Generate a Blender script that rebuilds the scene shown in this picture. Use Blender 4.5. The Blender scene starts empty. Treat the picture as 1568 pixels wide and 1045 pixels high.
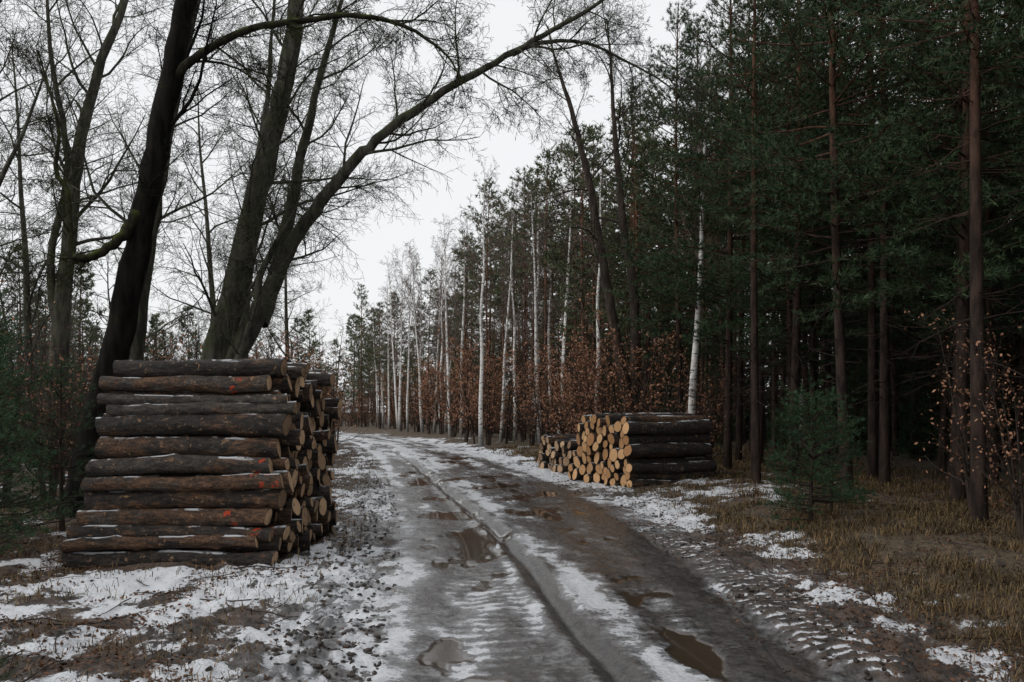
import bpy, math, random
import numpy as np
from mathutils import Vector
R=random.Random(11); NR=np.random.RandomState(5)
scene=bpy.context.scene
UP=Vector((0,0,1))
# ------------------------------------------------------------------ noise
def _h(ix,iy,s):
    n=(ix.astype(np.int64)*374761393+iy.astype(np.int64)*668265263+s*1442695041)&0x7fffffff
    n=((n^(n>>13))*1274126177)&0x7fffffff
    return ((n^(n>>16))&0xffff)/65535.0
def vn(x,y,s=0):
    x=np.asarray(x,float);y=np.asarray(y,float)
    ix=np.floor(x);iy=np.floor(y);fx=x-ix;fy=y-iy
    fx=fx*fx*(3-2*fx);fy=fy*fy*(3-2*fy)
    a=_h(ix,iy,s);b=_h(ix+1,iy,s);c=_h(ix,iy+1,s);d=_h(ix+1,iy+1,s)
    return (a*(1-fx)+b*fx)*(1-fy)+(c*(1-fx)+d*fx)*fy
def fbm(x,y,s=0,o=4):
    t=0;a=.5;n=0
    for i in range(o):
        t=t+a*vn(x*2**i+i*7.3,y*2**i-i*3.1,s+i);n+=a;a*=.55
    return t/n
def ss(a,b,x):
    t=np.clip((x-a)/(b-a),0,1);return t*t*(3-2*t)
def g(x,w): return np.exp(-(x/w)**2)
# ------------------------------------------------------------------ mesh builder
class MB:
    def __init__(s): s.v=[];s.d=[];s.q=[];s.t=[];s.qm=[];s.tm=[];s.n=0
    def add(s,v,q=None,t=None,m=0,d=None):
        v=np.asarray(v,float).reshape(-1,3);k=len(v)
        if d is None: d=np.zeros((k,3))
        else: d=np.broadcast_to(np.asarray(d,float),(k,3))
        s.v.append(v);s.d.append(d)
        if q is not None and len(q): s.q.append(np.asarray(q)+s.n);s.qm.append(np.full(len(q),m))
        if t is not None and len(t): s.t.append(np.asarray(t)+s.n);s.tm.append(np.full(len(t),m))
        s.n+=k
    def mesh(s,name,mats,smooth=True):
        V=np.concatenate(s.v);D=np.concatenate(s.d)
        Q=np.concatenate(s.q) if s.q else np.zeros((0,4),int)
        T=np.concatenate(s.t) if s.t else np.zeros((0,3),int)
        M=np.concatenate((s.qm if s.q else [])+(s.tm if s.t else []))
        me=bpy.data.meshes.new(name)
        me.vertices.add(len(V));me.vertices.foreach_set('co',V.astype(np.float32).ravel())
        L=np.concatenate([Q.ravel(),T.ravel()]).astype(np.int32)
        me.loops.add(len(L));me.loops.foreach_set('vertex_index',L)
        st=np.concatenate([np.arange(len(Q))*4,len(Q)*4+np.arange(len(T))*3]).astype(np.int32)
        me.polygons.add(len(st));me.polygons.foreach_set('loop_start',st)
        for m in mats: me.materials.append(m)
        me.polygons.foreach_set('material_index',M.astype(np.int32))
        me.update(calc_edges=True)
        me.polygons.foreach_set('use_smooth',np.full(len(st),smooth))
        a=me.attributes.new('dat','FLOAT_COLOR','POINT')
        a.data.foreach_set('color',np.concatenate([D,np.ones((len(D),1))],1).astype(np.float32).ravel())
        return me
def place(name,me,loc=(0,0,0),rz=0,sc=1,parent=None,tilt=(0,0)):
    o=bpy.data.objects.new(name,me);scene.collection.objects.link(o)
    o.location=loc;o.rotation_euler=(tilt[0],tilt[1],rz);o.scale=(sc,sc,sc) if not isinstance(sc,tuple) else sc
    if parent: o.parent=parent
    return o
def empty(name):
    e=bpy.data.objects.new(name,None);scene.collection.objects.link(e);return e
_qc={}
def tube(mb,pts,rad,m=0,d=(0,0,0),sides=None):
    P=np.array([tuple(p) for p in pts]);r=np.array(rad)
    if sides is None:
        mr=r[0];sides=12 if mr>.12 else 8 if mr>.05 else 5 if mr>.015 else 3
    T=np.empty_like(P);T[1:-1]=P[2:]-P[:-2];T[0]=P[1]-P[0];T[-1]=P[-1]-P[-2]
    T/=np.sqrt((T*T).sum(1))[:,None]+1e-9
    k=int(np.argmin(np.abs(T).max(0)));ref=np.zeros(3);ref[k]=1
    U=np.cross(T,ref);U/=np.sqrt((U*U).sum(1))[:,None]+1e-9
    W=np.cross(T,U)
    a=np.arange(sides)*2*math.pi/sides
    V=P[:,None]+r[:,None,None]*(np.cos(a)[None,:,None]*U[:,None]+np.sin(a)[None,:,None]*W[:,None])
    n=len(P);key=(n,sides)
    if key not in _qc:
        q=[]
        for i in range(n-1):
            for j in range(sides):
                j2=(j+1)%sides;q.append((i*sides+j,i*sides+j2,(i+1)*sides+j2,(i+1)*sides+j))
        _qc[key]=np.array(q)
    mb.add(V,q=_qc[key],m=m,d=d)
def rv(): return Vector((R.gauss(0,1),R.gauss(0,1),R.gauss(0,1)))*.6
def spawn(mb,pts,rad,L,lvl,P,t0,cnt,lrel=1.0):
    n=len(pts)-1
    for k in range(cnt):
        t=t0+(1-t0)*((k+R.random())/cnt)
        f=min(t*n,n-.001);i=int(f);f-=i
        a=Vector(pts[i]);b=Vector(pts[i+1]);pos=a.lerp(b,f);tg=(b-a).normalized()
        pr=tg.cross(rv()).normalized();an=math.radians(R.uniform(28,68))
        nd=tg*math.cos(an)+pr*math.sin(an)
        nl=L*P['ratio']*R.uniform(.55,1.2)*(1-.4*t)*lrel
        r0=(rad[i]*(1-f)+rad[i+1]*f)
        grow(mb,pos,nd,nl,max(P['rmin'],min(r0*.6,nl*.014)),lvl+1,P)
def grow(mb,p,d,L,r,lvl,P):
    n=7 if L>1.5 else 5 if L>.6 else 3
    st=L/n;pts=[p.copy()];rad=[r]
    w=P['wob'];u=P['up'][min(lvl,len(P['up'])-1)]
    for i in range(n):
        d=(d+rv()*w+UP*u).normalized();p=p+d*st;pts.append(p)
        rad.append(max(P['rmin']*.7,r*(1-.8*(i+1)/n)))
    tube(mb,pts,rad)
    if 'leaf' in P and lvl>=P['max']-1:
        for q in pts[1:]:
            if R.random()<P['leafp']: P['leaf'].append(tuple(q+rv()*.04))
    if lvl<P['max']: spawn(mb,pts,rad,L,lvl,P,.12,P['cnt'][lvl])
def cat(pts,sub=5):
    P=[np.array(p,float) for p in pts];P=[2*P[0]-P[1]]+P+[2*P[-1]-P[-2]]
    o=[]
    for i in range(1,len(P)-2):
        for k in range(sub):
            t=k/sub
            o.append(.5*((2*P[i])+(P[i+1]-P[i-1])*t+(2*P[i-1]-5*P[i]+4*P[i+1]-P[i+2])*t*t+(-P[i-1]+3*P[i]-3*P[i+1]+P[i+2])*t**3))
    o.append(P[-2]);return np.array(o)
def limb(mb,pts,P,cnt,Lc,t0=.2,lvl=0,gn=.014):
    """pts: (x,y,z,r)"""
    C=cat(pts,5);r=np.maximum(C[:,3],.006)
    C[:,:3]+=NR.normal(0,1,(len(C),3))*gn*np.minimum(1,r/.1)[:,None]
    r=r*(1+NR.normal(0,.035,len(r)))
    tube(mb,C[:,:3],r)
    spawn(mb,[tuple(c) for c in C[:,:3]],list(r),Lc/P['ratio'],lvl,P,t0,cnt)
def cards(mb,C,size,m=0,flat=False,tint=None):
    C=np.asarray(C);n=len(C)
    a=NR.normal(0,1,(n,3));b=NR.normal(0,1,(n,3))
    if flat: a[:,2]*=.35;b[:,2]*=.35
    a/=np.linalg.norm(a,axis=1)[:,None];b-=(a*b).sum(1)[:,None]*a;b/=np.linalg.norm(b,axis=1)[:,None]
    s=(size*NR.uniform(.6,1.25,n))[:,None];c=np.cross(a,b)
    V=np.stack([C-a*s,C+b*s*.55+c*s*.15,C+a*s,C-b*s*.55+c*s*.15],1)
    t=NR.random(n) if tint is None else tint
    D=np.zeros((n,4,3));D[:,:,1]=t[:,None]
    q=np.arange(n*4).reshape(n,4)
    mb.add(V,q=q,m=m,d=D.reshape(-1,3))
def tufts(mb,C,Dr,n,ln,w,m=1):
    C=np.repeat(np.asarray(C),n,0);Dr=np.repeat(np.asarray(Dr),n,0)
    k=len(C);d=Dr*.75+NR.normal(0,.6,(k,3));d/=np.linalg.norm(d,axis=1)[:,None]
    s=np.cross(d,NR.normal(0,1,(k,3)));s/=np.linalg.norm(s,axis=1)[:,None]
    L=(ln*NR.uniform(.7,1.2,k))[:,None]
    V=np.stack([C-s*w/2,C+s*w/2,C+d*L],1)
    t=np.repeat(NR.random(k//n),n)
    D=np.zeros((k,3,3));D[:,:,1]=t[:,None]
    mb.add(V,t=np.arange(k*3).reshape(k,3),m=m,d=D.reshape(-1,3))
# ------------------------------------------------------------------ materials
class NT:
    def __init__(s,name):
        s.mat=bpy.data.materials.new(name);s.mat.use_nodes=True;s.nt=s.mat.node_tree
        s.b=s.nt.nodes['Principled BSDF'];s.tc=s.nt.nodes.new('ShaderNodeTexCoord')
    def n(s,t,**k):
        o=s.nt.nodes.new(t)
        for a,b in k.items(): setattr(o,a,b)
        return o
    def l(s,a,b): s.nt.links.new(a,b)
    def put(s,sock,v):
        if hasattr(v,'is_output'): s.l(v,sock)
        else: sock.default_value=v if not (isinstance(v,tuple) and len(v)==3 and sock.type=='RGBA') else (*v,1)
    def noise(s,scale,detail=5,rough=.55,vec=None,stretch=None,obj=True):
        o=s.n('ShaderNodeTexNoise');v=vec or s.tc.outputs['Object']
        if stretch:
            mp=s.n('ShaderNodeMapping');s.l(v,mp.inputs[0]);mp.inputs['Scale'].default_value=stretch;v=mp.outputs[0]
        s.l(v,o.inputs['Vector']);o.inputs['Scale'].default_value=scale;o.inputs['Detail'].default_value=detail;o.inputs['Roughness'].default_value=rough
        return o.outputs['Fac']
    def mix(s,f,a,b):
        o=s.n('ShaderNodeMix',data_type='RGBA');s.put(o.inputs[0],f);s.put(o.inputs[6],a);s.put(o.inputs[7],b);return o.outputs[2]
    def fm(s,f,a,b):
        o=s.n('ShaderNodeMix',data_type='FLOAT');s.put(o.inputs[0],f);s.put(o.inputs[2],a);s.put(o.inputs[3],b);return o.outputs[0]
    def math(s,op,a,b=0.0):
        o=s.n('ShaderNodeMath',operation=op);s.put(o.inputs[0],a);s.put(o.inputs[1],b);return o.outputs[0]
    def mr(s,v,a,b,c=0.0,d=1.0):
        o=s.n('ShaderNodeMapRange',interpolation_type='SMOOTHSTEP');s.put(o.inputs[0],v)
        for i,x in enumerate((a,b,c,d)): o.inputs[i+1].default_value=x
        return o.outputs[0]
    def attr(s,name='dat'):
        a=s.n('ShaderNodeAttribute',attribute_name=name);c=s.n('ShaderNodeSeparateColor');s.l(a.outputs['Color'],c.inputs[0])
        return c.outputs[0],c.outputs[1],c.outputs[2],a.outputs['Alpha']
    def nz(s):
        ge=s.n('ShaderNodeNewGeometry');x=s.n('ShaderNodeSeparateXYZ');s.l(ge.outputs['Normal'],x.inputs[0]);return x.outputs[2]
    def pz(s):
        x=s.n('ShaderNodeSeparateXYZ');s.l(s.tc.outputs['Object'],x.inputs[0]);return x.outputs[2]
    def bump(s,h,st=.5,dist=.02):
        o=s.n('ShaderNodeBump');s.put(o.inputs['Strength'],st);o.inputs['Distance'].default_value=dist
        s.l(h,o.inputs['Height']);s.l(o.outputs[0],s.b.inputs['Normal'])
    def out(s,c,r=.8,sp=.3):
        s.put(s.b.inputs['Base Color'],c);s.put(s.b.inputs['Roughness'],r);s.b.inputs['Specular IOR Level'].default_value=sp
        return s.mat
def m_bark(name,c1,c2,moss=0.0,mc=(.10,.14,.02),sc=9,sp=.25):
    t=NT(name);n=t.noise(sc,6,.65,stretch=(1,1,.25));c=t.mix(t.mr(n,.35,.65),c1,c2)
    if moss>0:
        m=t.math('MULTIPLY',t.mr(t.nz(),-.3,.6),t.mr(t.noise(3.5,6,.65),.62-moss*.35,.74-moss*.3));c=t.mix(m,c,t.mix(t.noise(30,4),tuple(v*.4 for v in mc),mc))
    t.bump(n,.9,.03);return t.out(c,.85,sp)
M_dark=m_bark('bark_wet_dark',(.0035,.003,.0028),(.014,.012,.010),.10,(.05,.065,.015),sp=.08)
M_mossy=m_bark('bark_mossy_branch',(.010,.009,.006),(.03,.028,.018),.52,(.085,.105,.024),sp=.1)
M_grey=m_bark('bark_grey_mossy',(.022,.021,.016),(.085,.08,.062),.5,(.075,.095,.03))
M_twig=m_bark('bark_twig',(.04,.032,.028),(.095,.078,.066),.1)
M_brown=m_bark('bark_brown',(.025,.018,.014),(.065,.048,.038),.1)
def m_pine(name,k=1.0):
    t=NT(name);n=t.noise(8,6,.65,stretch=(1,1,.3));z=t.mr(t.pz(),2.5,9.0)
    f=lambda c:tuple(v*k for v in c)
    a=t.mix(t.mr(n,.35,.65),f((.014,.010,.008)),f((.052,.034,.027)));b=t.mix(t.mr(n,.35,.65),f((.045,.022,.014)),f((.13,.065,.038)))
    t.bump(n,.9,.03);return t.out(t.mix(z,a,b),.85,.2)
M_pine=m_pine('bark_pine');M_pine_haze=m_pine('bark_pine_far_haze',1.8)  # second bark: brightened copy for far pines, distance haze put into its colour
def m_birch():
    t=NT('bark_birch');n=t.noise(2.2,4,.6,stretch=(2,2,9));n2=t.noise(5,5)
    c=t.mix(t.mr(n2,.3,.8),(.9,.89,.86),(.68,.66,.62));c=t.mix(t.mr(n,.56,.63),c,(.05,.045,.04))
    c=t.mix(t.mr(t.pz(),1.6,.1,0,.85),c,(.05,.045,.04));return t.out(c,.7,.3)
M_birch=m_birch()
M_btwig=m_bark('bark_birch_twig',(.10,.072,.062),(.20,.15,.13))
def m_leaf(name,a,b,r=.7,tr=0.0):
    t=NT(name);x=t.attr();return t.out(t.mix(x[1],a,b),r,.2)
M_needle=m_leaf('pine_needles',(.024,.048,.022),(.07,.11,.052),.6)
M_needle_haze=m_leaf('pine_needles_olive_haze',(.05,.072,.034),(.15,.17,.095),.7)  # olive needles paled for far trees, haze painted into the colour
M_needle2=m_leaf('young_conifer_needles',(.018,.046,.02),(.045,.085,.038),.6)
M_beech=m_leaf('beech_leaves_dry',(.16,.075,.042),(.44,.23,.14))
M_litter=m_leaf('leaf_litter',(.03,.017,.011),(.17,.085,.048),.6)
M_grass=m_leaf('dry_grass',(.045,.034,.016),(.27,.18,.09),.9)
def m_log():
    t=NT('log_bark');rd,ti,pa,_=t.attr()
    n=t.noise(6,9,.72,stretch=(.35,1,1));n2=t.noise(1.9,5,.6);n3=t.noise(55,6,.7);nb=t.noise(30,6,.65,stretch=(.3,1,1))
    d=t.mix(t.mr(nb,.35,.65),(.008,.006,.005),(.052,.041,.034))
    gy=t.mix(t.mr(nb,.35,.65),(.03,.025,.021),(.14,.118,.098));d=t.mix(t.mr(ti,.62,.8,0,.7),d,gy)
    o=t.mix(t.mr(nb,.35,.65),(.04,.022,.014),(.20,.105,.056))
    f=t.mr(t.math('ADD',t.math('ADD',t.math('MULTIPLY',n,.6),t.math('MULTIPLY',n2,.4)),t.math('MULTIPLY',t.math('FRACT',t.math('MULTIPLY',ti,7.3)),.14)),.57,.64)
    c=t.mix(f,d,o)
    c=t.mix(t.mr(n3,.47,.62,0,.8),c,(.014,.011,.009))
    c=t.mix(t.mr(t.noise(4,6,.65),.56,.7,0,.6),c,(.10,.092,.08))
    c=t.mix(t.math('MULTIPLY',t.mr(t.noise(16,6,.7),.60,.65),.85),c,(.36,.21,.11))
    c=t.mix(t.math('MULTIPLY',t.mr(pa,.4,.6),t.mr(t.noise(26,5),.46,.54)),c,(.50,.055,.015))
    sn=t.math('MULTIPLY',t.mr(t.nz(),.80,.95),t.mr(t.noise(2.6,6,.65),.51,.57))
    c=t.mix(sn,c,(.75,.77,.8));t.bump(t.math('ADD',n,t.math('MULTIPLY',n3,.6)),1.0,.06);return t.out(c,.6,.35)
def m_end():
    t=NT('log_end_grain');rd,ti,pa,_=t.attr()
    w=t.math('SINE',t.math('MULTIPLY',rd,70.0));n=t.noise(14,5)
    c=t.mix(ti,(.46,.235,.10),(.88,.54,.27));c=t.mix(t.mr(w,-1,1,0,.3),c,(.34,.16,.07))
    c=t.mix(t.mr(n,.55,.75,0,.6),c,(.2,.13,.085));c=t.mix(t.mr(rd,.88,.96),c,(.05,.03,.02))
    t.bump(n,.4,.01);return t.out(c,.75,.25)
M_log=m_log();M_end=m_end()
def m_end2():
    t=NT('log_end_weathered');rd,ti,pa,_=t.attr()
    n=t.noise(12,6);c=t.mix(ti,(.20,.125,.075),(.68,.45,.27));c=t.mix(t.mr(n,.5,.7,0,.65),c,(.08,.055,.04))
    c=t.mix(t.mr(rd,.86,.96),c,(.03,.02,.014));t.bump(n,.5,.015);return t.out(c,.7,.3)
M_end2=m_end2()
def m_ground(name):
    t=NT(name);sn,we,gr,pu=t.attr('gm')
    nf=t.noise(22,7,.7);nm=t.noise(5,6,.62);nff=t.noise(90,4,.6);ns=t.noise(9,4,.5)
    soil=t.mix(t.mr(nf,.35,.65),(.012,.009,.007),(.05,.034,.024))
    lit=t.mix(t.mr(nff,.35,.65),(.035,.02,.012),(.16,.09,.052))
    c=t.mix(t.mr(nm,.42,.58,0,.8),soil,lit)
    gcol=t.mix(t.mr(nf,.3,.7),(.03,.023,.012),(.16,.11,.058));c=t.mix(t.math('MULTIPLY',gr,t.mr(nm,.3,.55,0,.85)),c,gcol)
    mud=t.mix(t.mr(nf,.3,.7),(.014,.013,.013),(.07,.065,.062))
    c=t.mix(we,c,mud)
    s=t.math('ADD',sn,t.math('ADD',t.math('MULTIPLY',t.math('SUBTRACT',nf,.5),1.0),t.math('MULTIPLY',t.math('SUBTRACT',nm,.5),.8)))
    sf=t.mr(s,.49,.62)
    slush=t.mix(t.mr(nff,.3,.7),(.58,.60,.63),(.80,.82,.86))
    slush=t.mix(t.math('MULTIPLY',we,t.mr(nf,.38,.68,.0,.6)),slush,(.24,.24,.245))
    thin=t.mr(s,.14,.5,0,.8)
    c=t.mix(t.math('MULTIPLY',thin,t.fm(we,.14,1.0)),c,(.23,.235,.245))
    c=t.mix(t.math('MULTIPLY',pu,.85),c,(.05,.034,.022));c=t.mix(sf,c,slush)
    r=t.fm(we,.9,t.mr(ns,.4,.62,.05,.22));r=t.fm(pu,r,.03);r=t.fm(sf,r,t.fm(we,.75,.35))
    h=t.math('MULTIPLY',t.math('ADD',nf,t.math('MULTIPLY',nff,.35)),t.math('SUBTRACT',1.0,t.math('MULTIPLY',pu,.97)))
    t.bump(h,t.fm(we,.85,t.fm(sf,.22,.6)),.03);return t.out(c,r,.7)
M_ground=m_ground('forest_floor_snow_patches');M_road=m_ground('wet_icy_dirt_road')
def m_water():
    t=NT('puddle_water');t.bump(t.noise(6,3),.05,.01);return t.out((.035,.024,.015),.03,.6)
M_water=m_water()
# ------------------------------------------------------------------ terrain
yy=np.linspace(-30,300,3300)
cc=np.interp(yy,[-30,-12,0,5,9.5,17.4,30,42,55,70,90,140,300],[.9,.7,.5,.45,.28,-.65,-2.95,-5.9,-10.5,-18,-31,-75,-230])
k=np.hanning(61);k/=k.sum();cs=np.convolve(np.pad(cc,30,mode='reflect',reflect_type='odd'),k,'valid')
def cen(y): return np.interp(y,yy,cs)
def hwid(y): return np.interp(y,[0,5,9.5,17,60],[1.2,1.27,1.55,1.8,1.7])
ry=np.linspace(-5,60,1300);rr_=np.interp(ry,[-5,3,5,6.5,8.5,11,13.5,16.7,25,40,60],[1.6,1.0,.68,.43,.2,-.12,-.6,-1.2,-2.75,-5.9,-13])
k2=np.hanning(51);k2/=k2.sum();rs_=np.convolve(np.pad(rr_,25,mode='reflect',reflect_type='odd'),k2,'valid')
def rut(y): return np.interp(y,ry,rs_)+.05*(vn(y*.8,np.asarray(y)*0,6)-.5)
def trk(y): return np.interp(y,[0,4,5.6,8.7,12,17],[2.6,2.35,2.23,2.12,1.95,1.5])
def edge(y): return np.interp(y,[-30,0,10,16,22,30,36,47,60,75,95,140],[7,6.5,6,5.2,4.8,2.6,1.2,-2.4,-6.7,-12.8,-28,-60])
def tread(x,y):
    dx=x-trk(y);m=(1-ss(.22,.34,np.abs(dx)+.12*(fbm(x*3,y*3,51,3)-.5)))*ss(3.5,4.5,y)*(1-ss(11,15,y))*ss(.3,.55,fbm(x*1.2,y*1.2,52,3))
    b=np.sin((y+.45*np.abs(dx))*2*math.pi/.135+1.5*fbm(x*4,y*4,53,2))
    return m,b
def puddle(x,y):
    lat=x-cen(y);hw=hwid(y)
    p=fbm(x*1.5+3,y*.9+9,21,5)+.12*g(lat+.5,.28)+.09*g(lat-.72,.22)-.35*ss(hw-.45,hw-.1,np.abs(lat))-.3*g(x-rut(y)-.3,.2)
    p=p+.04*g(y-8,4)
    return ss(.575,.625,p)*(1-ss(28,36,y))
def near_(y): return 1-ss(12,20,y)
def H(x,y):
    lat=x-cen(y);hw=hwid(y);a=np.abs(lat);off=ss(hw-.25,hw+.6,a)
    z=off*((fbm(x*.35,y*.35,1,3)-.45)*.22+(fbm(x*2.2,y*2.2,2,3)-.45)*.10)
    near=1-ss(30,45,y)
    cl=off*(1-.6*ss(hw+1.2,hw+2.2,a))
    z=z+near*cl*(fbm(x*8,y*8,3,3)-.5)*.12+near*off*(fbm(x*22,y*22,13,2)-.5)*.035
    z=z+near*g(lat+hw+.42,.36)*((fbm(x*10,y*10,73,3)-.5)*.14)
    z=z+ss(2.6,4.6,lat)*.16
    rj=.5+vn(y*2.2,np.asarray(y)*0,61)
    z=z+near*(-.065*g(x-rut(y),.085)*(.5+.5*rj)+.03*g(x-rut(y)-.17,.07)*(1.6-rj)+.022*g(x-rut(y)+.17,.07)*rj)
    p=puddle(x,y)
    z=z+(1-off)*near*((fbm(x*4,y*2.4,4,4)-.5)*.034+(fbm(x*16,y*14,44,3)-.5)*.009)*(1-p)-p*.007*(1-off)
    z=z-.025*g(lat+.75,.22)*near-.025*g(lat-.8,.22)*near
    m,b=tread(x,y);z=z*(1-m*.8)+m*(.025+.012*b+.045*(fbm(x*12,y*12,54,3)-.5))
    z=z-.10*g((x-2.0)/.42,1)*g((y-4.75)/.35,1)
    return z
def masks(x,y):
    lat=x-cen(y);hw=hwid(y);a=np.abs(lat);on=1-ss(hw-.12,hw+.12,a+.2*(fbm(x*4,y*4,63,3)-.5))
    fo=fbm(x*.9,y*.9,7,4);fs=fbm(x*3.1,y*3.1,8,4)
    so=.47+(fo-.5)*1.2+(fs-.5)*1.2
    so=so+.20*(1-ss(-1.6,-1.0,x))*(1-ss(8,9.5,y))*ss(-5.2,-3.5,x)
    so=so-.42*ss(2.9,3.7,lat)*(1-.8*g(x-3.6,1.3)*g(y-14.5,4))-.3*ss(1.5,2.5,x-edge(y))
    so=so-.25*ss(2.4,3.0,lat)*(1-ss(9,12,y))
    so=so-.25*ss(-1,-3,x+3.6)*1.0+.08*ss(12,20,y)
    so=so+.18*g(lat-2.2,.8)*ss(8,13,y)-.2*g(lat-hw-.1,.3)*(1-ss(16,22,y))
    db=g(lat+hw+.42,.36)*near_(y*.75);so=so-db*(.13+.6*(fbm(x*9,y*9,71,2)-.42))
    under=((x>-4.6)&(x<-2.4)&(y>8.3)&(y<11.8));so=np.where(under,so-.5,so)
    n=fbm(lat*2.6,y*.7,9,4);n2=fbm(x*7,y*5,10,4)
    nearf=1-ss(10,14,y)
    s=.23+(n-.5)*1.15+(n2-.5)*.6
    s=s+.50*g(lat+hw*.92,.13)*(.3+1.0*vn(y*.9,0*y,5))
    s=s+.60*g(x-rut(y)-.34,.17)*(1-ss(8.5,10.5,y))*(.5+.7*vn(y*1.1,0*y,66))+.24*g(x-rut(y)-.3,.16)*ss(8.5,10.5,y)
    s=s+.38*g(x-rut(y)+.24,.08)*nearf*vn(y*1.3,0*y+3,67)*1.4+.26*g(lat+.1,.12)*(1-nearf)
    s=s-1.0*g(x-rut(y),.10)*(1-ss(25,35,y))-.5*ss(hw-.55,hw-.2,lat)*(1-ss(14,22,y))
    s=s-.2*g(lat-.75,.2)+.34*ss(14,34,y)
    s=s+.17*np.sin(y*2*math.pi/.17+6*fbm(x*2,y*1.5,3,3))*(g(lat+.6,.35)*ss(.4,.6,fbm(x,y*.6,68,3))+.6*g(lat-.8,.3))*near_(y)
    p=puddle(x,y)*(1-ss(hw-.1,hw,a))
    s=s-.8*p
    m,b=tread(x,y)
    sn=so*(1-on)+s*on
    sn=sn*(1-m)+m*(.40-.34*b)
    w=on*.9+(1-on)*np.clip(1-(a-hw)/.9,0,1)*ss(.35,.6,fbm(x*2,y*2,15,3))
    w=np.maximum(w,(1-on)*db*.85)
    w=np.maximum(w,(1-on)*.8*ss(hw-.2,hw,lat)*(1-ss(hw+.3,hw+.8,lat)));w=w*(1-m*.75)
    gr=ss(2.3,3.3,lat)*(1-.5*ss(1.5,4,x-edge(y)))+.5*ss(hw+.6,hw+1.4,-lat)*ss(10,14,y)+.3*ss(3,6,-lat)
    gr=gr*(1-m)
    return np.clip(sn,-.5,1.2),np.clip(w,0,1),np.clip(gr,0,1),p
ys=[3.2]
while ys[-1]<90: ys.append(ys[-1]+max(.022,ys[-1]*.0056))
ys=list(np.linspace(-20,3.1,60))+ys+list(np.geomspace(ys[-1]*1.03,900,30))
ys=np.array(ys)
inn=np.arange(-6.5,7.0,.032)
right=[7.0];st=.04
while right[-1]<600: st*=1.045;right.append(right[-1]+st)
left=[-6.55];st=.04
while left[-1]>-600: st*=1.045;left.append(left[-1]-st)
xs=np.array(left[::-1]+list(inn)+right)
def sheet(name,X,Y,Z,mat):
    n,m=X.shape
    V=np.stack([X,Y,Z],-1).reshape(-1,3)
    i=np.arange(n-1)[:,None]*m+np.arange(m-1)[None];q=np.stack([i,i+1,i+m+1,i+m],-1).reshape(-1,4)
    mb=MB();mb.add(V,q=q);me=mb.mesh(name,[mat])
    s,w,gq,p=masks(X,Y);a=me.attributes.new('gm','FLOAT_COLOR','POINT')
    a.data.foreach_set('color',np.stack([s,w,gq,p],-1).astype(np.float32).ravel())
    return place(name,me)
X,Y=np.meshgrid(xs,ys);Z=H(X,Y);la=np.abs(X-cen(Y));Z=Z-.07*(1-ss(hwid(Y)-.25,hwid(Y)-.06,la))
sheet('ground',X,Y,Z,M_ground)
yr=ys[(ys<150)];u=np.linspace(-1,1,170)
Y2=np.repeat(yr[:,None],170,1);wv=hwid(yr)+.10*(vn(yr*1.3,yr*0,4)-.5)
X2=cen(yr)[:,None]+u[None]*wv[:,None];Z2=H(X2,Y2)+.006-.02*ss(.975,1,np.abs(u))[None]
sheet('dirt_road',X2,Y2,Z2,M_road)
mb=MB();n=40;a=np.arange(n)*2*math.pi/n;rr=1+.25*np.sin(a*2+1)+.12*np.sin(a*5)
V=np.stack([2.0+.62*rr*np.cos(a),4.72+.42*rr*np.sin(a),np.full(n,-.022)],1);V=np.vstack([V,[[2.0,4.72,-.022]]])
mb.add(V,t=[(i,(i+1)%n,n) for i in range(n)]);place('puddle',mb.mesh('puddle',[M_water]))
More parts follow.
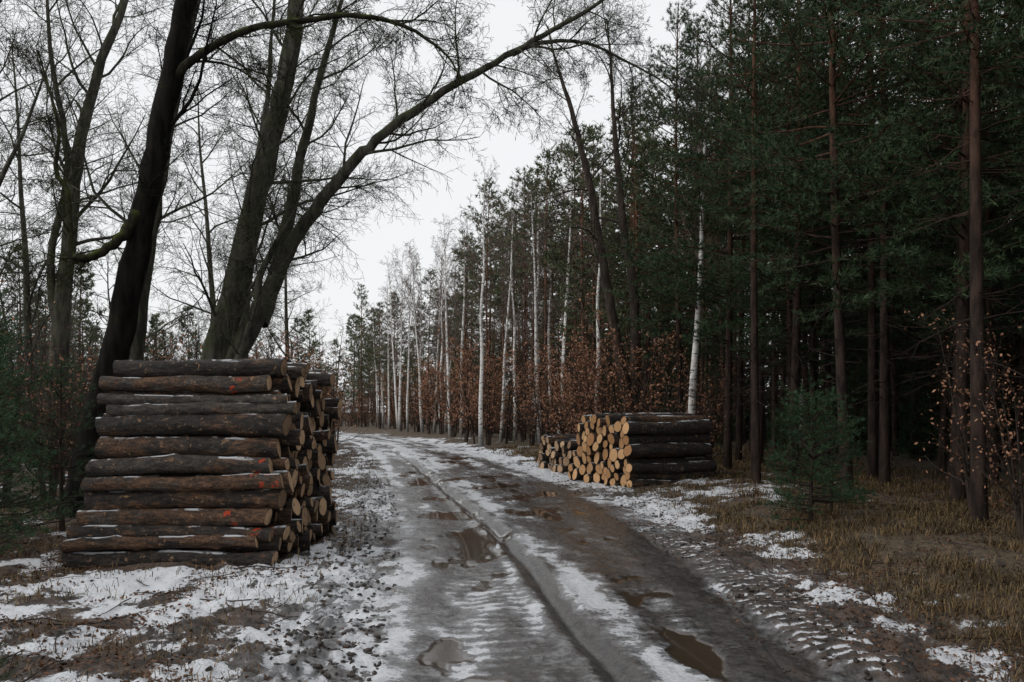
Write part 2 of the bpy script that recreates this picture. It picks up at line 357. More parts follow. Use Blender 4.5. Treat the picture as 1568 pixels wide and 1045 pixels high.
# ------------------------------------------------------------------ log piles
def pack(y0,y1,Hm,slo,shi,r0,r1,seed):
    rr=random.Random(seed);C=[]
    for it in range(500):
        r=r0+(r1-r0)*rr.random()**1.3;best=None
        for t in range(70):
            y=rr.uniform(y0,y1);z=r*.97
            for (cy,cz,cr) in C:
                dy=abs(y-cy);s=(r+cr)*.985
                if dy<s: z=max(z,cz+math.sqrt(s*s-dy*dy))
            if y-r<y0+z*slo or y+r>y1-z*shi: continue
            if best is None or z<best[1]: best=(y,z,r)
        if best is None or best[1]>Hm: 
            if it>20 and (best is None or best[1]>Hm+.1): break
            continue
        C.append(best)
    return C
def log(mb,c,ax,L,r,rr,tint,paint=None,endt=.5):
    S=24;K=30
    ax=Vector(ax).normalized();side=ax.cross(UP).normalized();up=side.cross(ax)
    t=np.linspace(0,1,K);a=np.arange(S)*2*math.pi/S
    sx=rr.random()*99
    bend=rr.uniform(-.035,.035);bz=rr.uniform(-.03,.03);b2=rr.uniform(-.012,.012)
    T,A=np.meshgrid(t,a,indexing='ij')
    rad=r*(1+.15*(fbm(np.cos(A)*1.6+sx,T*L*1.5+np.sin(A)*1.6,3,3)-.5)*2)*(1+(rr.uniform(-.10,.22))*(T-.5))
    rad=rad+.022*(fbm(np.cos(A)*6+sx,T*L*9+np.sin(A)*6,5,3)-.5)
    for kk in range(rr.randint(1,6)):
        kt=rr.uniform(.08,.92);ka=rr.uniform(0,6.28);da=(A-ka+math.pi)%(2*math.pi)-math.pi
        rad=rad+.026*np.exp(-((T-kt)*L/.05)**2-(da*r/.04)**2)
    bb=np.sin(T*math.pi);b3=np.sin(T*3*math.pi)*b2
    c=np.array(c);AX=np.array(ax);SI=np.array(side);UU=np.array(up)
    ta,tb_=rr.uniform(-.25,.25),rr.uniform(-.25,.25)
    ex=(ss(.8,1,T)-(1-ss(0,.2,T)))*(ta*rad*np.cos(A)+tb_*rad*np.sin(A))
    P=c+AX*(T*L+ex)[...,None]+SI*((rad*np.cos(A)+bend*bb))[...,None]+UU*((rad*np.sin(A)+bz*bb+b3))[...,None]
    D=np.zeros((K,S,3));D[...,0]=1;D[...,1]=tint
    if paint: 
        for (pt,pw) in paint:
            D[...,2]=np.maximum(D[...,2],(np.abs(T*L-pt-.03*np.sin(A*2+sx))<pw))
    i=np.arange(K-1)[:,None]*S+np.arange(S)[None];j=np.arange(K-1)[:,None]*S+(np.arange(S)[None]+1)%S
    mb.add(P,q=np.stack([i,j,j+S,i+S],-1).reshape(-1,4),d=D.reshape(-1,3))
    for e,sg in ((0,-1),(K-1,1)):
        ring=P[e];ctr=ring.mean(0)+AX*sg*.004
        rings=[];ds=[]
        for f in (1,.9,.6,.3):
            p=ctr+(ring-ctr)*f;rings.append(p);ds.append(np.tile([f,endt,0],(S,1)))
        V=np.vstack(rings+[ctr[None]]);Dd=np.vstack(ds+[[[0,endt,0]]])
        q=[]
        for kx in range(3):
            for s_ in range(S):
                s2=(s_+1)%S;f_=(kx*S+s_,kx*S+s2,(kx+1)*S+s2,(kx+1)*S+s_);q.append(f_ if sg>0 else f_[::-1])
        tt=[(3*S+s_,3*S+(s_+1)%S,4*S) if sg>0 else (3*S+(s_+1)%S,3*S+s_,4*S) for s_ in range(S)]
        mb.add(V,q=q,t=tt,m=1,d=Dd)
def pile(name,org,axang,L,y0,y1,Hm,slo,shi,r0,r1,seed,endmat,painted=False,jit=.1,tb=0,lean=0):
    rr=random.Random(seed);u=Vector((math.cos(axang),math.sin(axang),0));w=Vector((-math.sin(axang),math.cos(axang),0))
    mb=MB();C=pack(y0,y1,Hm,slo,shi,r0,r1,seed)
    for (y,z,r) in C:
        l=L+rr.uniform(-.12,.1)-lean*z*1.2;o=rr.uniform(-jit,jit)+lean*z
        p=Vector(org)+w*y+UP*z+u*o
        ax=(u+w*rr.uniform(-.02,.02)+UP*rr.uniform(-.016,.016))
        front=y<y0+z*slo+.30
        pt=None
        if painted and front and rr.random()<.5:
            pt=[(l-rr.uniform(.08,.40),rr.uniform(.010,.020)) for _ in range(rr.randint(1,2))]
        log(mb,p,ax,l,r,rr,max(0,min(1,rr.random()+tb)),pt,rr.random())
    return place(name,mb.mesh(name,[M_log,endmat]))
pile('log_pile',(-4.47,0,.02),0.0,2.06,8.45,11.75,2.06,.33,.12,.055,.12,4,M_end2,True,.085,0,.07)
A=math.radians(25)
pile('log_pile',(2.45,17.1,.03),A,2.15,0,2.85,1.42,.12,.42,.085,.15,9,M_end,False,.06,-.1)
pile('log_pile',(1.5,21.2,.02),A,2.2,0,2.0,.85,.2,.3,.09,.14,12,M_end2,False,.1,-.2)
# ------------------------------------------------------------------ hero deciduous trees
PT=dict(ratio=.58,wob=.24,up=[.0,.04,.02,-.06,-.12],max=4,cnt=[10,10,8,4],rmin=.0036)
def tree(name,mat,limbs,P=PT,matb=None):
    mb=MB()
    for li,l in enumerate(limbs):
        nq=len(mb.q);limb(mb,*l[:1],P,*l[1:])
        if matb and li>0:
            for i in range(nq,len(mb.q)): mb.qm[i]=np.full(len(mb.qm[i]),1)
    return place(name,mb.mesh(name,[mat]+([matb] if matb else [])))
Y=13.07
tree('leaning_dark_tree',M_dark,[
 ([(-6.65,Y,-.1,.32),(-6.5,Y,.6,.25),(-6.34,Y,1.5,.225),(-5.99,Y,2.9,.205),(-5.69,Y,4.4,.185),(-5.39,Y,5.9,.17),(-5.09,Y,7.4,.155),(-4.85,Y,8.5,.14),(-4.5,Y,10.4,.1),(-4.2,Y,12,.03)],11,2.8,.45),
 ([(-5.69,Y-.1,4.6,.10),(-5.84,Y-.25,4.25,.085),(-6.09,Y-.3,4.02,.07),(-6.34,Y-.35,3.88,.065),(-6.56,Y-.35,3.95,.055),(-6.6,Y-.35,4.4,.045),(-6.66,Y-.3,4.9,.04),(-6.82,Y-.3,5.2,.035),(-6.8,Y-.3,5.9,.025),(-7.1,Y-.3,7,.012)],10,1.2,.15),
 ([(-5.2,Y,6.65,.075),(-4.95,Y-.1,6.88,.068),(-4.54,Y-.2,7.1,.06),(-3.84,Y-.3,7.35,.052),(-3.14,Y-.3,7.45,.046),(-2.44,Y-.4,7.48,.04),(-1.84,Y-.4,7.4,.034),(-1.34,Y-.4,7.18,.026),(-.9,Y-.4,6.8,.016),(-.7,Y-.4,6.3,.008)],18,1.5,.1)],PT,M_mossy)
Y=16.34
tree('mossy_lime_tree',M_grey,[
 ([(-5.95,Y,-.1,.55),(-5.88,Y,.7,.42),(-5.68,Y,2.48,.30),(-5.24,Y,4.1,.245),(-4.86,Y,5.85,.215),(-4.49,Y,7.35,.19),(-4.18,Y,8.85,.165),(-4.1,Y,10.7,.12),(-4.0,Y,13,.03)],18,3.2,.3),
 ([(-5.7,Y,1.2,.26),(-5.4,Y,2.4,.215),(-4.8,Y,3.6,.18),(-4.3,Y,4.66,.15),(-3.68,Y,5.6,.125),(-2.99,Y,6.41,.105),(-2.3,Y,7.04,.09),(-1.3,Y,7.73,.075),(-.3,Y,8.29,.062),(.58,Y,8.79,.05),(1.64,Y,9.4,.035),(2.4,Y,10.1,.012)],26,2.5,.15),
 ([(.0,Y,8.42,.05),(.4,Y,8.62,.044),(.95,Y,8.7,.036),(1.58,Y,8.6,.03),(2.2,Y,8.29,.024),(2.8,Y,7.97,.018),(3.4,Y,7.5,.008)],16,1.6,.1),
 ([(-4.9,Y+.3,3.3,.17),(-4.75,Y+.7,4.2,.145),(-4.5,Y+1,5.7,.12),(-4.3,Y+1,6.7,.10),(-3.9,Y+1,8.4,.07),(-3.3,Y+1,10.5,.03)],14,2.6,.2),
 ([(-5.5,Y-.1,2.2,.16),(-5.05,Y-.6,2.5,.10),(-4.7,Y-.8,3.3,.075),(-4.5,Y-.9,4.2,.055),(-3.9,Y-1,5.2,.025)],10,1.8,.2)])
tree('lime_tree',M_grey,[
 ([(-7.2,15.6,-.1,.28),(-6.99,15.6,2.2,.19),(-6.68,15.6,4.5,.155),(-6.4,15.6,6.2,.13),(-6.05,15.6,8,.1),(-5.7,15.6,9.5,.07),(-5.5,15.6,11.5,.03)],14,2.8,.25)])
Y=19.6
PA=dict(PT);PA['cnt']=[9,8,7,4];PA['rmin']=.0046
tree('lime_tree',M_grey,[
 ([(-10.6,Y,-.1,.28),(-10.3,Y,4.3,.175),(-10.1,Y,6.1,.15),(-9.9,Y,7.9,.13),(-9.4,Y,9.7,.1),(-8.9,Y,11,.07),(-8.6,Y,13,.02)],18,3.4,.25),
 ([(-10.4,Y,3.3,.12),(-10.6,Y,5,.09),(-10.2,Y,7.3,.075),(-10.6,Y,9.9,.05),(-10.7,Y,12.4,.02)],13,2.7,.2)],PA)
tree('lime_tree',M_grey,[
 ([(-12.8,18,-.1,.22),(-12.6,18,4,.13),(-11.8,18,7,.1),(-11.3,18,9.5,.06),(-11,18,12,.02)],15,3.6,.2),
 ([(-12.6,18,3.5,.09),(-11.2,17.5,5,.065),(-9.9,17,6.8,.04),(-9.2,17,8.6,.015)],12,2.4,.15)],PA)
tree('lime_tree',M_grey,[
 ([(-7.4,23,-.1,.22),(-7.2,23,4,.15),(-7.0,23,7,.11),(-6.6,23,10,.07),(-6.4,23,13,.02)],18,3.8,.25)],PA)
Y=26.14
PB=dict(PT);PB['cnt']=[8,6,5,3];PB['rmin']=.006
tree('twin_stem_oak',M_brown,[
 ([(3.66,Y,-.1,.28),(3.62,Y,1.4,.2),(3.12,Y,4.2,.15),(2.72,Y,6.6,.13),(2.32,Y,8.8,.10),(1.82,Y,10.8,.075),(1.32,Y,12.4,.04),(1.1,Y,13.4,.02)],16,3.0,.35),
 ([(3.70,Y,.6,.2),(3.74,Y,2.2,.17),(3.75,Y,5,.14),(3.42,Y,7.4,.115),(3.18,Y,9.8,.08),(3.02,Y,12.4,.04),(2.9,Y,13.6,.02)],16,3.0,.35)],PB)
# ------------------------------------------------------------------ tree library
def make_pine(name,h,c0,rmax,seed,n=11,dead=14,needle=M_needle,tr=.10,whorl=.40,ln=.12,wd=.011,low=.5,subm=1.0,step=.11,bark=None,dl=1.6):
    global R
    R=random.Random(seed);mb=MB()
    bx,by=R.uniform(-.25,.25),R.uniform(-.25,.25)
    def tp(z): f=z/h;return Vector((bx*math.sin(f*3),by*math.sin(f*2.5),z))
    zs=np.linspace(-.1,h,14);tube(mb,[tp(z) for z in zs],[tr*(1.15 if z<.1 else 1)*(1-.9*max(z,0)/h)+.004 for z in zs],sides=8)
    C=[];D=[];z=c0*h
    while z<h-.15:
        f=(z-c0*h)/(h-c0*h);Lm=rmax*(1-f)**.65*min(1,low+f*2.2)+.15
        for b in range(R.randint(3,5)):
            L=Lm*R.uniform(.5,1.12);az=R.uniform(0,6.283);el=math.radians(-8+50*f+R.uniform(-12,12))
            d=Vector((math.cos(az)*math.cos(el),math.sin(az)*math.cos(el),math.sin(el)))
            p=tp(z+R.uniform(-.12,.12));pts=[p];dirs=[d];ns=5
            for i in range(ns):
                d=(d+rv()*.12+UP*.05).normalized();p=p+d*(L/ns);pts.append(p);dirs.append(d)
            r0=.008+L*.008;tube(mb,pts,[r0*(1-.75*i/ns) for i in range(ns+1)],sides=3)
            nsub=max(3,int(L*4.5*subm))
            for s_ in range(nsub):
                t=.25+.75*(s_+R.random())/nsub;fi=min(t*ns,ns-.01);i=int(fi)
                q=pts[i].lerp(pts[i+1],fi-i);dd=dirs[i+1]
                pr=dd.cross(UP).normalized()*(1 if s_%2 else -1);sd=(dd*R.uniform(.5,1)+pr*R.uniform(.4,1)+UP*R.uniform(-.15,.35)).normalized()
                sl=(L*.38*(1.15-t)+.2)*R.uniform(.6,1.2)
                if sl>.3 and subm>=1: tube(mb,[q,q+sd*sl],[.006,.003],sides=3)
                nt=max(2,int(sl/step))
                for k_ in range(nt):
                    u_=(k_+1)/nt;C.append(tuple(q+sd*sl*u_+rv()*.03));D.append(tuple(sd+UP*.25))
            C.append(tuple(pts[-1]));D.append(tuple(dirs[-1]))
        z+=whorl*R.uniform(.75,1.25)
    for k_ in range(5): C.append(tuple(tp(h-.1*k_)));D.append((0,0,1))
    tufts(mb,C,D,n,ln,wd)
    for i in range(dead):
        zz=R.uniform(.12,max(c0,.2))*h;az=R.uniform(0,6.28);L=R.uniform(.4,dl)
        d=Vector((math.cos(az),math.sin(az),R.uniform(-.35,.2))).normalized();p=tp(zz);pts=[p]
        for j in range(4): d=(d+rv()*.18).normalized();p=p+d*L/4;pts.append(p)
        tube(mb,pts,[.012,.009,.007,.005,.003],sides=3)
        for s_ in range(3):
            q=pts[R.randint(1,3)];d2=(d+rv()*.7).normalized();tube(mb,[q,q+d2*.3*L],[.005,.003],sides=3)
    return mb.mesh(name,[bark or M_pine,needle])
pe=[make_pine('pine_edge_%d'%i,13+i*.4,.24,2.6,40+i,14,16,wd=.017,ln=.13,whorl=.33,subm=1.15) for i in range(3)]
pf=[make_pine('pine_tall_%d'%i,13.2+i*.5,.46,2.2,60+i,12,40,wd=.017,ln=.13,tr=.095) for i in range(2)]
qe=[make_pine('pine_far_%d'%i,12.6+i*.5,.36,2.2,140+i,6,30,M_needle_haze,wd=.05,ln=.20,subm=.75,step=.14,whorl=.38,bark=M_pine_haze,dl=2) for i in range(2)]
qf=[make_pine('pine_far_tall_%d'%i,13+i*.5,.58,2.1,160+i,6,50,M_needle_haze,wd=.05,ln=.20,subm=.75,step=.14,tr=.09,whorl=.34,bark=M_pine_haze,dl=1.8) for i in range(3)]
qi=[make_pine('pine_inner_%d'%i,12.8+i*.5,.30,2.2,260+i,6,20,M_needle,wd=.05,ln=.20,subm=.7,step=.15,tr=.09,whorl=.4) for i in range(2)]
qd=[make_pine('conifer_dense_%d'%i,9.5+i,.04,2.4,180+i,5,0,M_needle,wd=.08,ln=.28,subm=.7,step=.2,whorl=.40,low=.9) for i in range(2)]
ql=[make_pine('conifer_olive_haze_%d'%i,9.5+i,.06,2.2,190+i,5,0,M_needle_haze,wd=.07,ln=.26,subm=.7,step=.2,whorl=.42,low=.8) for i in range(2)]
yo=make_pine('young_spruce',1.9,.04,.72,81,16,0,M_needle2,.03,.10,.075,.007,.95,1.3,.07)
yp=make_pine('young_pine',3.2,.08,1.05,83,14,0,M_needle2,.045,.18,.10,.008,.8,1.2)
def bare(name,h,mat,seed,P,cnt,Lc,t0,tr,lean=.6,mat2=None):
    global R
    R=random.Random(seed);mb=MB();lx=R.uniform(-lean,lean);ly=R.uniform(-lean,lean)
    pts=[(lx*(k/6)**1.5+R.uniform(-.06,.06),ly*(k/6)**1.5+R.uniform(-.06,.06),h*k/6-.05,tr*(1-.88*k/6)) for k in range(7)]
    C=cat(pts,4);tube(mb,C[:,:3],C[:,3],sides=8)
    nq=len(mb.q)
    spawn(mb,[tuple(c) for c in C[:,:3]],list(C[:,3]),Lc/P['ratio'],0,P,t0,cnt)
    if mat2:
        for i in range(nq,len(mb.q)): mb.qm[i]=np.full(len(mb.qm[i]),1)
    return mb.mesh(name,[mat]+([mat2] if mat2 else []))
PBi=dict(ratio=.52,wob=.22,up=[.1,.16,-.02,-.22],max=3,cnt=[9,8,6],rmin=.007)
birch=[bare('birch_%d'%i,11.5+.5*i,M_birch,20+i,PBi,28,2.2,.36,.125,.45,M_btwig) for i in range(3)]
PBg=dict(ratio=.5,wob=.25,up=[.08,.08,.05,.0],max=3,cnt=[9,7,4],rmin=.012)
bt=[bare('bare_%d'%i,9.5+i,M_twig,30+i,PBg,18,2.8,.2,.12,1.0) for i in range(3)]
PBh=dict(ratio=.56,wob=.25,up=[.06,.06,.02,-.05],max=4,cnt=[9,8,6,4],rmin=.0055)
bh=[bare('bare_fine_%d'%i,13,M_grey,230+i,PBh,16,3.4,.22,.16,1.2) for i in range(2)]
def shrub(name,h,seed,stems,leafp,mat=M_brown,lsz=.045,spread=.5,per=2):
    global R
    R=random.Random(seed);mb=MB();lv=[]
    P=dict(ratio=.5,wob=.25,up=[.1,.08,.03],max=2,cnt=[8,6],rmin=.0045)
    if leafp: P['leaf']=lv;P['leafp']=leafp
    for s_ in range(stems):
        az=R.uniform(0,6.28);ln=R.uniform(.1,spread);hh=h*R.uniform(.6,1)
        pts=[(.1*math.cos(az)+ln*hh*.5*math.cos(az)*(k/4)**1.3,.1*math.sin(az)+ln*hh*.5*math.sin(az)*(k/4)**1.3,hh*k/4-.05,.028*h/3*(1-.85*k/4)+.004) for k in range(5)]
        limb(mb,pts,P,11,h*.36,.12)
    if leafp and lv:
        C=np.repeat(np.array(lv),per,0)+NR.normal(0,.05,(len(lv)*per,3));cards(mb,C,lsz,m=1)
    return mb.mesh(name,[mat,M_beech])
be=[shrub('beech_%d'%i,4.6,70+i,4,.75,lsz=.052,per=2) for i in range(2)]
bl=shrub('beech_sparse',4.6,77,3,.4,lsz=.05,per=1)
bs=[shrub('thicket_%d'%i,2.8,90+i,9,.2,M_twig,.04,.8,1) for i in range(2)]
R=random.Random(77)
def hz(x,y): return float(H(np.array([x]),np.array([y]))[0])
def ed(y): return float(edge(np.array(float(y))))
def put(name,me,x,y,sc=1,parent=None,rz=None,tilt=(0,0),z=None):
    return place(name,me,(x,y,hz(x,y)-.02 if z is None else z),R.uniform(0,6.28) if rz is None else rz,sc,parent,tilt)
for (x,y,s,i) in [(-13.5,24,.9,0),(-17,23,1,1),(-10,29,1,1),(-19,31,1.1,0),(-14.5,33,1,1),(-8.6,33,.8,0)]:
    put('lime_tree',bh[i],x,y,s)
taken=[]
for (x,y,kd,s) in [(5.75,10.5,'f',.95),(5.5,14.0,'e',.95),(4.75,16.6,'f',.9),(6.0,18.2,'e',1.02),(6.9,13.2,'e',1.0),(8.2,15.8,'e',1.0),(7.4,17.5,'f',1.0),
                  (5.3,21.0,'e',1.0),(4.9,24.5,'e',.95),(5.9,27,'e',1.0),(4.1,29.5,'e',.92),(6.6,22.8,'e',1.02),(8.5,19.8,'e',1.0),(8.8,12,'e',1.0),(7.6,10.2,'e',1.0),
                  (2.9,33,'e',.98),(1.6,38,'f',1.0),(.6,41.5,'f',.98),(-1.2,46,'f',.98),(3.4,36,'e',1.02),(7.6,7.2,'e',1.0),(8.2,3.5,'e',1),(7.9,-1,'e',1),(9.4,6,'e',1)]:
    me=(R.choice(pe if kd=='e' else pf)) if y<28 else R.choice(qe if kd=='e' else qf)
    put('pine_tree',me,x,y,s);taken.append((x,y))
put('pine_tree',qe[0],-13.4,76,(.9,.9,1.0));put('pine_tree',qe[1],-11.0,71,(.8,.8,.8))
# birches
for (x,y,s,i) in [(-1.35,36,1.0,0),(-.5,38.5,.93,1),(1.9,34,1.02,2),(4.9,23.4,1,0),(-7.9,60,1,1),(-7.1,58,.98,2),(-6.5,60,1.03,0),(-6.0,57,1,1),(-5.2,57,1.05,2),(-4.4,52,.97,0),(-11.6,74,.85,1),(-10.9,72,.8,2),
                  (-2.9,49,1,1),(-3.4,46,.95,2),(.2,41,1.0,0),(-9.6,67,.9,2),(-8.4,62.5,1,2),(1.2,36.5,.9,1),(3.0,30.5,.95,0)]:
    put('birch_tree',birch[i],x,y,(s*R.uniform(.6,1.0),s*.85,s),tilt=(R.uniform(-.04,.04),R.uniform(-.04,.04)));taken.append((x,y))
forest=empty('pine_forest')
y=-6.0
while y<98:
    step=2.3 if y<40 else 2.8
    x=ed(y)+1.7+R.random();x0=x
    lim=x+(17 if y<50 else 13)
    hs=1.06 if 26<y<62 else 1.0 if y<=62 else max(.5,1-(y-62)*.02)
    while x<lim:
        px=x+R.uniform(-.8,.8);py=y+R.uniform(-.8,.8)
        if min((px-a_)**2+(py-b_)**2 for a_,b_ in taken)>1.2:
            f=R.random();nearhi=(3<y<24 and x-x0<4)
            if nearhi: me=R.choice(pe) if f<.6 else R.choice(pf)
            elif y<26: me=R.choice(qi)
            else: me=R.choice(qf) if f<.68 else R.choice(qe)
            if y>30 and f>.88: me=R.choice(birch)
            put('pine',me,px,py,R.uniform(.85,1.05)*hs,forest,tilt=(R.uniform(-.03,.03),R.uniform(-.03,.03)),z=0.0)
        x+=step
    for kx in range(3):
        put('conifer',R.choice(qd),lim+kx*1.9-1+R.random(),y+R.random(),R.uniform(.9,1.3)*min(1,hs),forest,z=0)
    y+=step
for i in range(80):
    y=R.uniform(9,75);x=ed(y)+R.uniform(6,16)
    put('understorey_conifer',R.choice(qd),x,y,R.uniform(.2,.45),forest,z=0)
for i in range(60):
    y=R.uniform(12,48);x=ed(y)+R.uniform(10,17)
    put('understorey_conifer',R.choice(qd),x,y,R.uniform(.5,.85),forest,z=0)
# russet beeches along the edge
for (x,y,s,i) in [(2.5,24.7,.85,0),(3.3,24.2,.95,1),(1.9,29,.9,0),(-1.6,39,1.1,1),(-2.3,42,1.2,0),(.8,34.5,.9,1),(-4.2,51,1.2,1),(-6.6,59,1.1,0),(-9.2,68,1.2,1),(-3.1,46,1,1),(2.2,26.5,.8,0),(-5.4,55,1.1,0),(-1.0,37,.9,0)]:
    put('beech_sapling',be[i],x,y,s)
for (x,y,s) in [(5.6,9.3,.48),(6.3,11.6,.6),(2.7,27.5,.9),(-.3,36.5,.8),(4.4,22.5,.75),(1.2,32,.8),(7.2,13.5,.6),(4.6,19.8,.6)]:
    put('beech_sapling',bl,x,y,s)
put('young_spruce',yo,3.95,11.3,.95);put('young_spruce',yo,4.6,12.3,.7);put('young_spruce',yo,8.2,9.2,1.0);put('young_spruce',yo,5.6,17,.8);put('young_spruce',yo,-2.9,4.75,.16)
for (x,y,s) in [(-5.75,9.3,.85),(-6.6,10.4,.85),(-9.3,14,1.1),(-7.6,11.8,1.0),(-5.15,8.3,.72),(-6.2,9.6,.95),(-5.9,11.2,.7)]: put('young_pine',yp,x,y,s)
# roadside thickets and the woodland on the left
th=empty('roadside_thicket')
for i in range(54):
    y=R.uniform(24,62);x=float(cen(np.array(y)))-R.uniform(2.9,7);put('thicket',R.choice(bs+[bl,be[0]]),x,y,R.uniform(.6,1.0),th,z=0)
for i in range(70):
    y=R.uniform(14,34);x=-R.uniform(5.8,16)*y/16;put('thicket',R.choice(bs),x,y,R.uniform(.6,1.2),th,z=0)
for i in range(64):
    y=R.uniform(26,85);x=ed(y)+R.uniform(-.2,3.5);put('thicket',R.choice(bs+[bl]+be),x,y,R.uniform(.5,.95),th,z=0)
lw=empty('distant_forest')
for i in range(120):
    y=R.uniform(38,100);x0=float(cen(np.array(y)))-7;x=x0-R.random()**.8*(75)
    if x>-13 : continue
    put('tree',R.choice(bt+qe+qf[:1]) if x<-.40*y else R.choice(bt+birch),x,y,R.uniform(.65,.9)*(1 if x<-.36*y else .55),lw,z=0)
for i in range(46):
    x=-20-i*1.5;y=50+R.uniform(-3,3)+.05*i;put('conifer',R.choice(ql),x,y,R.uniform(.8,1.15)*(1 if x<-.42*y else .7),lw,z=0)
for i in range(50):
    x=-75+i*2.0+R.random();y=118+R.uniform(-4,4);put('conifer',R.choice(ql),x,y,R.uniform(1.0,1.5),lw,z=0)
for i in range(45):
    y=R.uniform(24,40);x=-R.uniform(.42,1.0)*y;put('tree',R.choice(bt),x,y,R.uniform(.4,.75),lw,z=0)
for i in range(50):
    y=R.uniform(88,112);x=R.uniform(-60,0);put('tree',R.choice(bt),x,y,R.uniform(.8,1.1),lw,z=0)
# ------------------------------------------------------------------ ground cover
def samp(n,x0,x1,y0,y1):
    y=np.exp(NR.uniform(math.log(y0),math.log(y1),n));x=NR.uniform(x0,x1,n);return x,y
def blades(name,x,y,h,tintb=0):
    n=len(x);z=H(x,y)-.01;az=NR.uniform(0,6.28,n);ln=NR.uniform(.3,1.5,n);hh=h*NR.uniform(.4,1.3,n);w=.0018+.00028*y
    dx=np.cos(az);dy=np.sin(az);P0=np.stack([x,y,z],1);s=np.stack([-dy,dx,0*dx],1)*w[:,None]
    P1=P0+np.stack([dx*ln*hh*.4,dy*ln*hh*.4,hh*.6],1);P2=P0+np.stack([dx*ln*hh,dy*ln*hh,hh*(1-.5*ln)],1)
    V=np.stack([P0-s,P0+s,P1+s*.7,P1-s*.7,P2],1);D=np.zeros((n,5,3))
    D[:,:,1]=np.clip(NR.random(n)**1.3*.8+.3*(fbm(x*2,y*2,88,3)-.5)*2+tintb,0,1)[:,None]
    b=np.arange(n)[:,None]*5;mb=MB();mb.add(V,q=b+np.array([0,1,2,3]),t=b+np.array([3,2,4]),d=D.reshape(-1,3))
    return place(name,mb.mesh(name,[M_grass]))
x,y=samp(400000,-9,10,3.4,34);s,w,gr,p=masks(x,y);lat=x-cen(y)
keep=(gr*ss(.36,.60,fbm(x*1.9,y*1.9,31,4))*(lat>2.3)*(1-.8*ss(.35,.6,s))*.95>NR.random(len(x)))
blades('dry_grass',x[keep],y[keep],np.full(keep.sum(),.14))
keep=(lat<-1.95)&(ss(.44,.62,fbm(x*2.3,y*2.3,33,3))*.5*(.55+gr)*(1-.5*ss(.4,.6,s))>NR.random(len(x)))&~((x>-4.6)&(x<-2.35)&(y>8.4)&(y<12))
blades('verge_grass',x[keep],y[keep],np.full(keep.sum(),.10))
x,y=samp(150000,-8,9,3.6,26);lat=x-cen(y);hw=hwid(y)
keep=(np.abs(lat)>hw-.1)&(ss(.36,.6,fbm(x*1.5,y*1.5,35,3))*(.2+.8*ss(hw+.2,hw+1.4,np.abs(lat)))>NR.random(len(x)))
x=x[keep];y=y[keep];mb=MB();cards(mb,np.stack([x,y,H(x,y)+.012],1),.018,flat=True);place('fallen_leaves',mb.mesh('fallen_leaves',[M_litter]))
x,y=samp(26000,-6,5,3.6,20);lat=x-cen(y);hw=hwid(y);a=np.abs(lat)
keep=(a>hw-.05)&(np.where(a<hw+1,.6,.08)*ss(.42,.6,fbm(x*1.7,y*1.7,41,3))+.5*g(lat+hw+.42,.32)>NR.random(len(x)));x=x[keep];y=y[keep];n=len(x)
ico=np.array([(0,0,-1),(.72,-.53,-.45),(-.28,-.85,-.45),(-.89,0,-.45),(-.28,.85,-.45),(.72,.53,-.45),(.28,-.85,.45),(-.72,-.53,.45),(-.72,.53,.45),(.28,.85,.45),(.89,0,.45),(0,0,1)])
fa=np.array([(0,1,2),(1,0,5),(0,2,3),(0,3,4),(0,4,5),(1,5,10),(2,1,6),(3,2,7),(4,3,8),(5,4,9),(1,10,6),(2,6,7),(3,7,8),(4,8,9),(5,9,10),(6,10,11),(7,6,11),(8,7,11),(9,8,11),(10,9,11)])
sz=NR.uniform(.008,.028,n)[:,None,None]*NR.uniform(.6,1.3,(n,1,3));V=(ico[None]+NR.normal(0,.22,(n,12,3)))*sz;V[:,:,2]*=.6
V=V+np.stack([x,y,H(x,y)+.003],1)[:,None];mb=MB();mb.add(V,t=(np.arange(n)[:,None,None]*12+fa[None]).reshape(-1,3))
def m_clod():
    t=NT('frozen_mud');n=t.noise(30,5);c=t.mix(n,(.012,.01,.009),(.06,.045,.035));return t.out(c,.5,.4)
place('mud_clods',mb.mesh('mud_clods',[m_clod()],False))
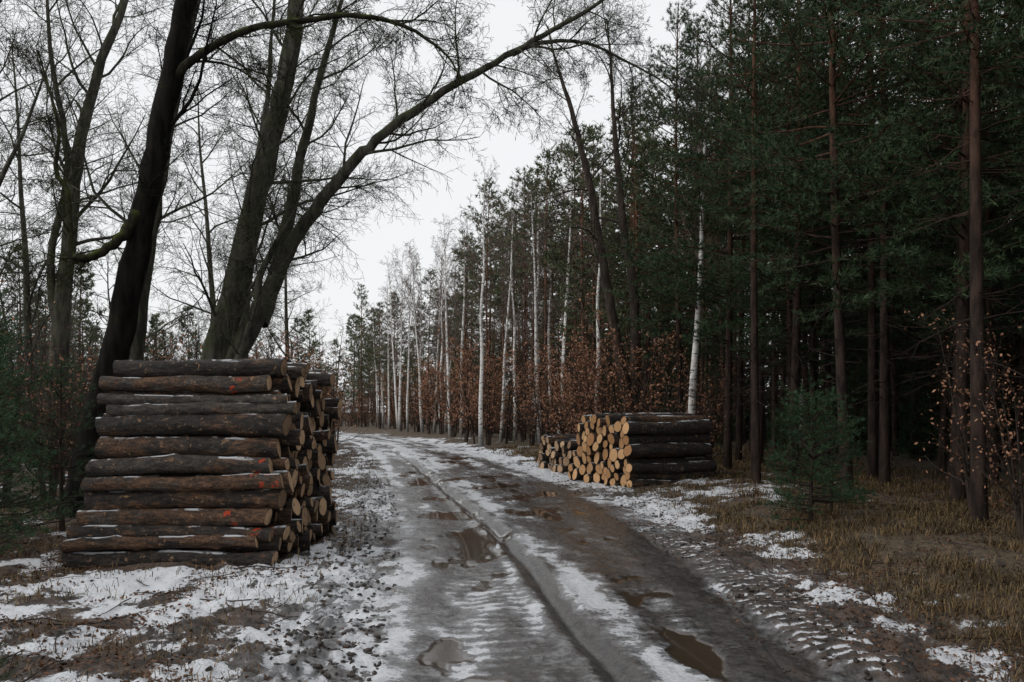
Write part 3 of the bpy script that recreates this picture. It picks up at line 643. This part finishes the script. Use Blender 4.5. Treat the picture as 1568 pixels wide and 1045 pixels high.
mb=MB()
for i in range(260):
    yq=math.exp(R.uniform(math.log(3.9),math.log(18)));xq=R.uniform(-5,5.5)
    if abs(xq-float(cen(np.array(yq))))<2.0: continue
    az=R.uniform(0,6.28);L=R.uniform(.15,.9);pts=[]
    for k_ in range(5):
        az+=R.uniform(-.2,.2);xq+=math.cos(az)*L/4;yq+=math.sin(az)*L/4;pts.append((xq,yq,hz(xq,yq)+.018))
    r=R.uniform(.003,.007);tube(mb,pts,[r,r,r*.9,r*.7,r*.4],sides=4)
place('fallen_sticks',mb.mesh('fallen_sticks',[M_brown]))
# ------------------------------------------------------------------ light, sky, camera
w=bpy.data.worlds.new('World');scene.world=w;w.use_nodes=True;nt=w.node_tree;bg=nt.nodes['Background']
sky=nt.nodes.new('ShaderNodeTexSky');sky.sky_type='NISHITA';sky.sun_disc=False;sky.sun_elevation=math.radians(38);sky.sun_rotation=math.radians(-110);sky.dust_density=4
mx=nt.nodes.new('ShaderNodeMix');mx.data_type='RGBA';mx.inputs[0].default_value=.9
nt.links.new(sky.outputs[0],mx.inputs[6]);mx.inputs[7].default_value=(9.8,9.9,10.0,1);nt.links.new(mx.outputs[2],bg.inputs[0]);bg.inputs[1].default_value=.1
sd=bpy.data.lights.new('sun','SUN');sd.energy=.9;sd.angle=math.radians(30);sd.color=(1,.97,.93)
so=bpy.data.objects.new('sun',sd);scene.collection.objects.link(so)
el=math.radians(38);az=math.radians(-110);dv=Vector((math.sin(az)*math.cos(el),math.cos(az)*math.cos(el),math.sin(el)))
so.rotation_euler=dv.to_track_quat('Z','Y').to_euler()
cd=bpy.data.cameras.new('camera');cd.lens=30;cd.sensor_width=36;cd.shift_y=.0686;cd.clip_end=2000;cd.clip_start=.05
co=bpy.data.objects.new('camera',cd);scene.collection.objects.link(co);co.location=(0,0,1.6);co.rotation_euler=(math.radians(90),0,0);scene.camera=co
scene.view_settings.view_transform='Standard';scene.view_settings.look='None';scene.view_settings.exposure=0
print('objects',len(bpy.data.objects))
